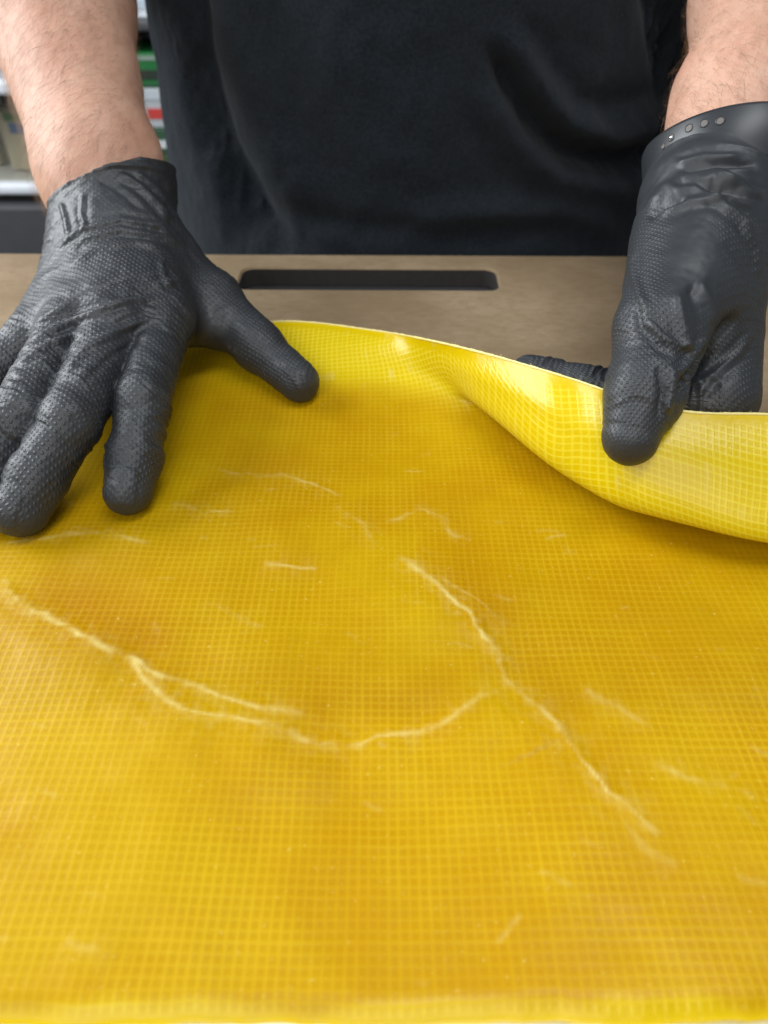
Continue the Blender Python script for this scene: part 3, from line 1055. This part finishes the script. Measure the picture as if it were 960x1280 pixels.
RSTR = [
    ([(800, 262), (840, 236), (890, 222), (958, 226)], 6, .0014, 'ridge'),
    ([(812, 246), (850, 222), (900, 212), (958, 216)], 5, .0012, 'ridge'),
    ([(815, 272), (860, 252), (910, 246), (955, 262)], 5, .0010, 'ridge'),
    ([(880, 240), (915, 262), (945, 292)], 5, .0011, 'ridge'),
    ([(835, 232), (870, 228), (905, 236), (940, 256)], 4, .0012, 'valley'),
    ([(808, 275), (830, 258), (862, 246)], 4, .0012, 'valley'),
    ([(850, 215), (895, 205), (950, 206)], 4, .0010, 'valley'),
    ([(890, 215), (925, 232), (955, 250)], 5, .0013, 'ridge'),
    ([(925, 270), (945, 310), (950, 350)], 4, .0008, 'ridge'),
    ([(842, 206), (880, 196), (930, 196)], 4, .0010, 'ridge'),
    ([(905, 300), (930, 330), (946, 360)], 5, .0006, 'valley'),
    ([(845, 360), (850, 390), (858, 420), (866, 448)], 7, .0011, 'ridge'),
    ([(862, 352), (872, 385), (878, 420)], 7, .0009, 'valley'),
    ([(872, 348), (888, 380), (892, 410)], 6, .0009, 'ridge'),
    ([(848, 505), (862, 470), (884, 440), (905, 414), (925, 388)], 7, .0022, 'valley'),
    ([(850, 470), (870, 440), (888, 420)], 5, .0012, 'ridge'),
    ([(806, 395), (826, 420), (850, 432), (868, 432)], 5, .0009, 'ridge'),
    ([(795, 380), (800, 410), (822, 436), (850, 448)], 5, .0008, 'valley'),
    ([(822, 452), (828, 490), (822, 530)], 5, .0010, 'valley'),
    ([(842, 455), (840, 490), (832, 520)], 5, .0009, 'ridge'),
    ([(865, 500), (890, 470), (925, 440), (940, 410)], 5, .0008, 'ridge'),
    ([(866, 480), (885, 470), (905, 474)], 4, .0007, 'ridge'),
    ([(785, 300), (790, 340), (800, 370), (812, 392)], 5, .0006, 'ridge'),
]
finish_glove('glove', rglove_f, (.02, .17, -.006), (.20, .40, .155), RSTR, rwr,
             (np.array([1.25, -.3, .4]), np.array([.3, 1.1, .6]), np.array([-.2, -.7, .6]), [(R_th[1:], .0135), (R_ix, .0098)]), rgrip,
             'black textured glove pinching the raised fold with its thumb')


# ---- watch strap
def build_strap():
    c0 = RW + RAX * .0068 + np.array([.0028, 0, 0])
    ax = RAX + np.array([-.44, 0, .46]); ax /= np.linalg.norm(ax)
    e1 = np.cross(ax, [0, 0, 1.0]); e1 /= np.linalg.norm(e1); e2 = np.cross(e1, ax)
    R, W, TH = .0313, .0225, .0030
    prof = [(-W/2, 0), (-W/2 + .0006, TH*.75), (-W/2 + .002, TH), (W/2 - .002, TH), (W/2 - .0006, TH*.75), (W/2, 0), (W/2 - .001, -.0008), (-W/2 + .001, -.0008)]
    n = 96
    v = []
    for i in range(n):
        a = 2 * math.pi * i / n
        rd = e1 * math.cos(a) + e2 * math.sin(a)
        for (x, y) in prof:
            v.append(c0 + ax * x + rd * (R * (1 - .05 * abs(math.sin(a))) + y))
    m = len(prof); f = []
    for i in range(n):
        for k in range(m):
            f.append((i*m + k, ((i+1) % n)*m + k, ((i+1) % n)*m + (k+1) % m, i*m + (k+1) % m))
    bm = bmesh.new()
    vs = [bm.verts.new(x) for x in v]
    for q in f: bm.faces.new([vs[i] for i in q])
    bmesh.ops.recalc_face_normals(bm, faces=bm.faces)
    me = bpy.data.meshes.new('watch_strap'); bm.to_mesh(me); bm.free()
    for p in me.polygons: p.use_smooth = True
    so = link('watch_strap', me, M_STRAP, person)
    so['label'] = 'black rubber watch strap with a row of holes over the glove cuff'
    # holes : find where each line of sight meets the strap's outer side
    from mathutils.bvhtree import BVHTree
    bv = BVHTree.FromPolygons([Vector(x) for x in v], f)
    for k, (u, w, rr) in enumerate(((829, 183, .0009), (839, 172, .0012), (861, 160, .0013), (880, 154, .0013), (900, 151, .0013))):
        d = Vector(ray(u, w)).normalized()
        hit = bv.ray_cast(Vector(CAMP), d)
        if hit[0] is None: continue
        nrm = hit[1] if hit[1].dot(d) < 0 else -hit[1]
        q = nrm.to_track_quat('Z', 'Y').to_matrix()
        bm = bmesh.new()
        # rim ring, recessed floor
        S = 18
        rings = [(rr * 1.35, -.0001), (rr * 1.2, .00028), (rr, .00022), (rr * .95, -.0004)]
        vr = [[bm.verts.new(hit[0] + q @ Vector((r * math.cos(2*math.pi*i/S), r * math.sin(2*math.pi*i/S), z))) for i in range(S)] for r, z in rings]
        for a in range(3):
            for i in range(S):
                j = (i + 1) % S
                ff = bm.faces.new((vr[a][i], vr[a][j], vr[a+1][j], vr[a+1][i])); ff.smooth = True
        cen = [bm.verts.new(hit[0] + q @ Vector((r * math.cos(2*math.pi*i/S), r * math.sin(2*math.pi*i/S), .00008))) for r in (rr,) for i in range(S)]
        fc = bm.faces.new(cen); fc.material_index = 1
        hm = bpy.data.meshes.new('strap_hole'); bm.to_mesh(hm); bm.free()
        ho = bpy.data.objects.new('strap_hole', hm); COL.objects.link(ho); ho.parent = so
        hm.materials.append(M_STRAP); hm.materials.append(M_HOLE)
        if k == 1:
            bm = bmesh.new(); bmesh.ops.create_uvsphere(bm, u_segments=16, v_segments=8, radius=rr * .72)
            for x in bm.verts: x.co = hit[0] + nrm * .0002 + q @ Vector((x.co.x, x.co.y, x.co.z * .6))
            pm = bpy.data.meshes.new('strap_pin'); bm.to_mesh(pm); bm.free()
            for p in pm.polygons: p.use_smooth = True
            po = bpy.data.objects.new('strap_pin', pm); COL.objects.link(po); po.parent = so
            pm.materials.append(M_METAL)


build_strap()


# ---- t-shirt
def shirt_f(p):
    q = p.copy()
    t = cone(q, (.022, .628, -.30), (.022, .622, .36), .150, .160, (1, 0, 0), .90)
    # flatten front to back
    r = np.stack([q[:, 0] - .022, (q[:, 1] - .628) * 1.0, q[:, 2]], 1)
    a, b = .183, .150
    ell = np.sqrt((r[:, 0] / a) ** 2 + (r[:, 1] / b) ** 2)
    t = (ell - 1) * b * .9
    t = np.maximum(t, q[:, 2] - .43)
    sh = cone(q, LSH, RSH, .075, .075)
    t = smin(t, sh, .06)
    for S, E in ((LSH, LELB), (RSH, RELB)):
        e = S + (E - S) * .55
        t = smin(t, cone(q, S, e, .068, .066), .04)
    t = np.maximum(t, -.20 - q[:, 2])
    nk = cone(q, (.022, .60, .47), (.022, .58, .70), .085, .09)
    t = np.maximum(t, -nk)
    for S, E in ((LSH, LELB), (RSH, RELB)):
        e = S + (E - S) * .55; ax = (E - S) / np.linalg.norm(E - S)
        t = np.maximum(t, -cone(q, e - ax * .02, e + ax * .05, .060, .062))
    return t


SSTR = [
    ([(215, -120), (232, -20), (246, 80), (272, 180), (320, 270), (380, 330)], 20, .010, 'valley'),
    ([(280, -80), (300, 60), (335, 180), (400, 300)], 30, .005, 'ridge'),
    ([(610, 40), (645, 110), (672, 155), (712, 192), (775, 205), (840, 180)], 15, .0095, 'valley'),
    ([(625, 20), (668, 105), (705, 152), (760, 172), (840, 150), (880, 120)], 18, .0070, 'ridge'),
    ([(600, 90), (640, 170), (700, 225), (780, 240), (850, 215)], 22, .0040, 'ridge'),
    ([(480, 290), (600, 268), (700, 268), (800, 290)], 18, .003, 'ridge'),
    ([(300, 250), (450, 285), (600, 290), (760, 280)], 16, .003, 'valley'),
    ([(820, -60), (832, 40), (850, 140)], 20, .009, 'valley'),
]


def build_shirt():
    v, f = surface_nets(shirt_f, (-.33, .44, -.24), (.37, .82, .60), .005, .03)
    me = subdiv(mesh_np('t_shirt', v, f), 1)
    co, no = get_co(me), get_no(me)
    w = 0.0030 * noise(co[:, 0] * 13, co[:, 1] * 8, co[:, 2] * 10, 12) + .0012 * fbm(co[:, 0] * 50, co[:, 1] * 60, co[:, 2] * 40, 15)
    co += no * w[:, None]
    set_co(me, co); no = get_no(me); px = pix(co)
    for poly, ww, hh, pr in SSTR:
        stroke(co, no, px, poly, ww, hh * 1.35, pr)
    set_co(me, co)
    link('t_shirt', me, M_SHIRT, person)


build_shirt()

# ------------------------------------------------------------------ room behind
M_WALL = plain('dim_wall', (0.16, 0.15, 0.14), 0.8, 0.1, 5)
M_FLOOR = plain('grey_floor', (0.10, 0.10, 0.10), 0.6, 0.2, 8)
M_SHELF = plain('grey_shelf', (0.055, 0.056, 0.062), 0.5, 0.15, 30)
M_BLACK = plain('black_gap', (0.02, 0.02, 0.021), 0.7, 0.2, 30)
tag(link('floor', box_me('floor', (-2.5, -1.0, -1.0), (2.5, 2.2, -0.94)), M_FLOOR), kind='structure')
tag(link('wall', box_me('wall', (-2.5, 1.95, -0.94), (2.5, 2.05, 1.4)), M_WALL), kind='structure')
SY = 1.10
sh = thing('shelf_unit', 'dark grey storage shelf unit behind the person', 'shelf', (-.45, SY + .2, -.94))


def zat(v, y):                     # height seen at picture row v at depth y
    d = ray(0, v); return CAM_H + d[2] * (y / d[1])


def xat(u, v, y):
    d = ray(u, v); return d[0] * (y / d[1])


z_bot = zat(300, SY); z_shelf = zat(253, SY); z_mid = zat(40, SY); z_mid2 = zat(27, SY)
for z0, z1, m_ in ((z_shelf - .115, z_shelf - .007, M_SHELF), (z_mid, z_mid2, M_SHELF), (-.80, -.77, M_SHELF), (.36, .39, M_SHELF)):
    link('shelf_board', box_me('shelf_board', (-1.05, SY, z0), (.62, SY + .42, z1), .003), m_, sh)
for x in (-1.07, .62):
    link('upright', box_me('upright', (x, SY, -.94), (x + .02, SY + .42, .6), .002), M_SHELF, sh)
link('back_panel', box_me('back_panel', (-1.07, SY + .422, -.94), (.64, SY + .43, .6)), M_BLACK, sh)


def mat_bin():
    t = NT('clear_plastic')
    t.set(Base_Color=rgb(.80, .78, .70), Roughness=.06, Transmission_Weight=.95, IOR=1.05, Alpha=1.0)
    return t.m


M_BIN = mat_bin()
M_RIM = plain('milky_plastic', (.66, .69, .73), .35, .05, 30)
BZ = z_shelf - .0065


def hollow_box(name, lo, hi, th):
    bm = bmesh.new()
    lo, hi = np.array(lo), np.array(hi)
    tz = .985
    def loop(z, g, s):
        c = (lo + hi) / 2; h = (hi - lo) / 2
        return [bm.verts.new((c[0] + sx * (h[0] * s - g), c[1] + sy * (h[1] * s - g), z)) for sx, sy in ((-1, -1), (1, -1), (1, 1), (-1, 1))]
    L = [loop(lo[2], 0, .93), loop(hi[2], 0, 1), loop(hi[2], th, 1), loop(lo[2] + th, th, .93)]
    for a in range(3):
        for i in range(4):
            j = (i + 1) % 4
            bm.faces.new((L[a][i], L[a][j], L[a+1][j], L[a+1][i]))
    bm.faces.new(L[0][::-1]); bm.faces.new(L[3])
    bmesh.ops.recalc_face_normals(bm, faces=bm.faces)
    me = bpy.data.meshes.new(name); bm.to_mesh(me); bm.free()
    return me


def packet(loc, size, col, label, bands=(), name='packet', cat='packet'):
    """a small printed carton with raised flap lines and printed bands"""
    b = thing(name, label, cat, loc)
    x, y, z = loc; w, d, h = size
    m = plain('carton_print', col, .5, .12, 40)
    link('carton', box_me('carton', (x - w/2, y - d/2, z), (x + w/2, y + d/2, z + h), .002), m, b)
    for k, (h0, h1, x0, x1, c) in enumerate(bands):
        bmn = plain('print_band', c, .5, .08, 60)
        link('print_patch', box_me('print_patch', (x - w/2 + x0 * w, y - d/2 - .0008, z + h0 * h), (x - w/2 + x1 * w, y - d/2 + .0005, z + h1 * h)), bmn, b)
    return b


def storage_bin(cx, w, label, ztop):
    lo = (cx - w/2, SY + .02, BZ); hi = (cx + w/2, SY + .34, ztop)
    b = thing('storage_bin', label, 'storage bin', (cx, SY + .18, BZ))
    link('bin_body', hollow_box('bin_body', lo, hi, .003), M_BIN, b)
    # rim low on the front and a clip-on lid
    link('rim', box_me('rim', (cx - w*.49, SY + .012, BZ + .012), (cx + w*.49, SY + .345, BZ + .026), .004), M_RIM, b)
    link('lid', box_me('lid', (cx - w/2 - .008, SY + .008, ztop), (cx + w/2 + .008, SY + .352, ztop + .018), .005), M_RIM, b)
    link('handle', box_me('handle', (cx - .05, SY + .002, ztop - .012), (cx + .05, SY + .02, ztop + .006), .003), M_RIM, b)
    return b


xb = xat(-20, 180, SY)
ztop = zat(122, SY)
storage_bin(xb - .02, .34, 'translucent plastic storage bin with a milky lid behind the left forearm', ztop)
packet((xb + .020, SY + .09, BZ + .03), (.045, .05, ztop - BZ - .06), (.50, .45, .36), 'beige carton with blue and green print inside the storage bin', ((.62, .80, .3, 1, (.04, .14, .42)), (.82, .95, .2, .9, (.07, .22, .09))))
packet((xb + .0690, SY + .11, BZ + .03), (.050, .05, .085), (.46, .43, .36), 'beige carton with white and orange print inside the storage bin', ((.55, .8, .2, .9, (.7, .72, .75)), (.30, .5, .3, .95, (.55, .25, .05)), (.05, .22, .2, .9, (.10, .25, .12))))
packet((xb - .065, SY + .12, BZ + .03), (.08, .06, ztop - BZ - .055), (.42, .38, .30), 'plain beige carton at the left inside the storage bin')
packet((xb - .03, SY + .12, ztop + .0182), (.30, .2, .05), (.62, .68, .74), 'pale blue-grey carton lying on the storage bin lid', ((.1, .3, .1, .9, (.45, .52, .60)),))
# green cartons right of the forearm, above one another
x0 = xat(188, 120, SY)
zs = [zat(v, SY) for v in (252, 196, 163, 112, 68)]
packet((x0, SY + .06, BZ), (.105, .10, zs[1] - BZ - .0003), (.03, .09, .035), 'green carton with a white band, lowest of the stack right of the forearm', ((.10, .32, .15, .95, (.10, .34, .13)), (.62, .80, .1, .9, (.62, .66, .64))), 'packed_carton', 'carton')
packet((x0 + .004, SY + .06, zs[1]), (.10, .10, zs[2] - zs[1] - .0003), (.03, .09, .045), 'dark green carton with a white strip, second from the bottom of the stack', ((.25, .55, .1, .9, (.6, .64, .65)),), 'packed_carton', 'carton')
packet((x0 - .002, SY + .06, zs[2]), (.105, .10, zs[3] - zs[2] - .0003), (.42, .45, .47), 'white carton with a red square, third from the bottom of the stack', ((.24, .50, .42, .70, (.55, .05, .04)), (.72, .95, .1, .9, (.50, .55, .58))), 'packed_carton', 'carton')
packet((x0, SY + .06, zs[3]), (.11, .10, zs[4] - zs[3] - .0003), (.010, .15, .035), 'bright green carton on top of the stack under the shelf board', ((.06, .16, .05, .95, (.02, .12, .04)), (.24, .52, 0, 1, (.02, .03, .02)), (.80, .92, .2, .8, (.25, .32, .27))), 'packed_carton', 'carton')
packet((x0, SY + .08, z_mid2 + .0003), (.14, .12, .10), (.70, .75, .80), 'white carton on the upper shelf board behind the shoulder', ((.1, .2, .1, .9, (.5, .58, .66)),), 'packed_carton', 'carton')
packet((xat(873, 30, SY), SY + .06, z_mid2 + .0003), (.03, .05, .035), (.45, .42, .38), 'small beige carton on the upper shelf beside the right forearm', ((.3, .6, .1, .9, (.6, .6, .6)),), 'packed_carton', 'carton')
for o in bpy.data.objects:
    if '_base' in o: del o['_base']
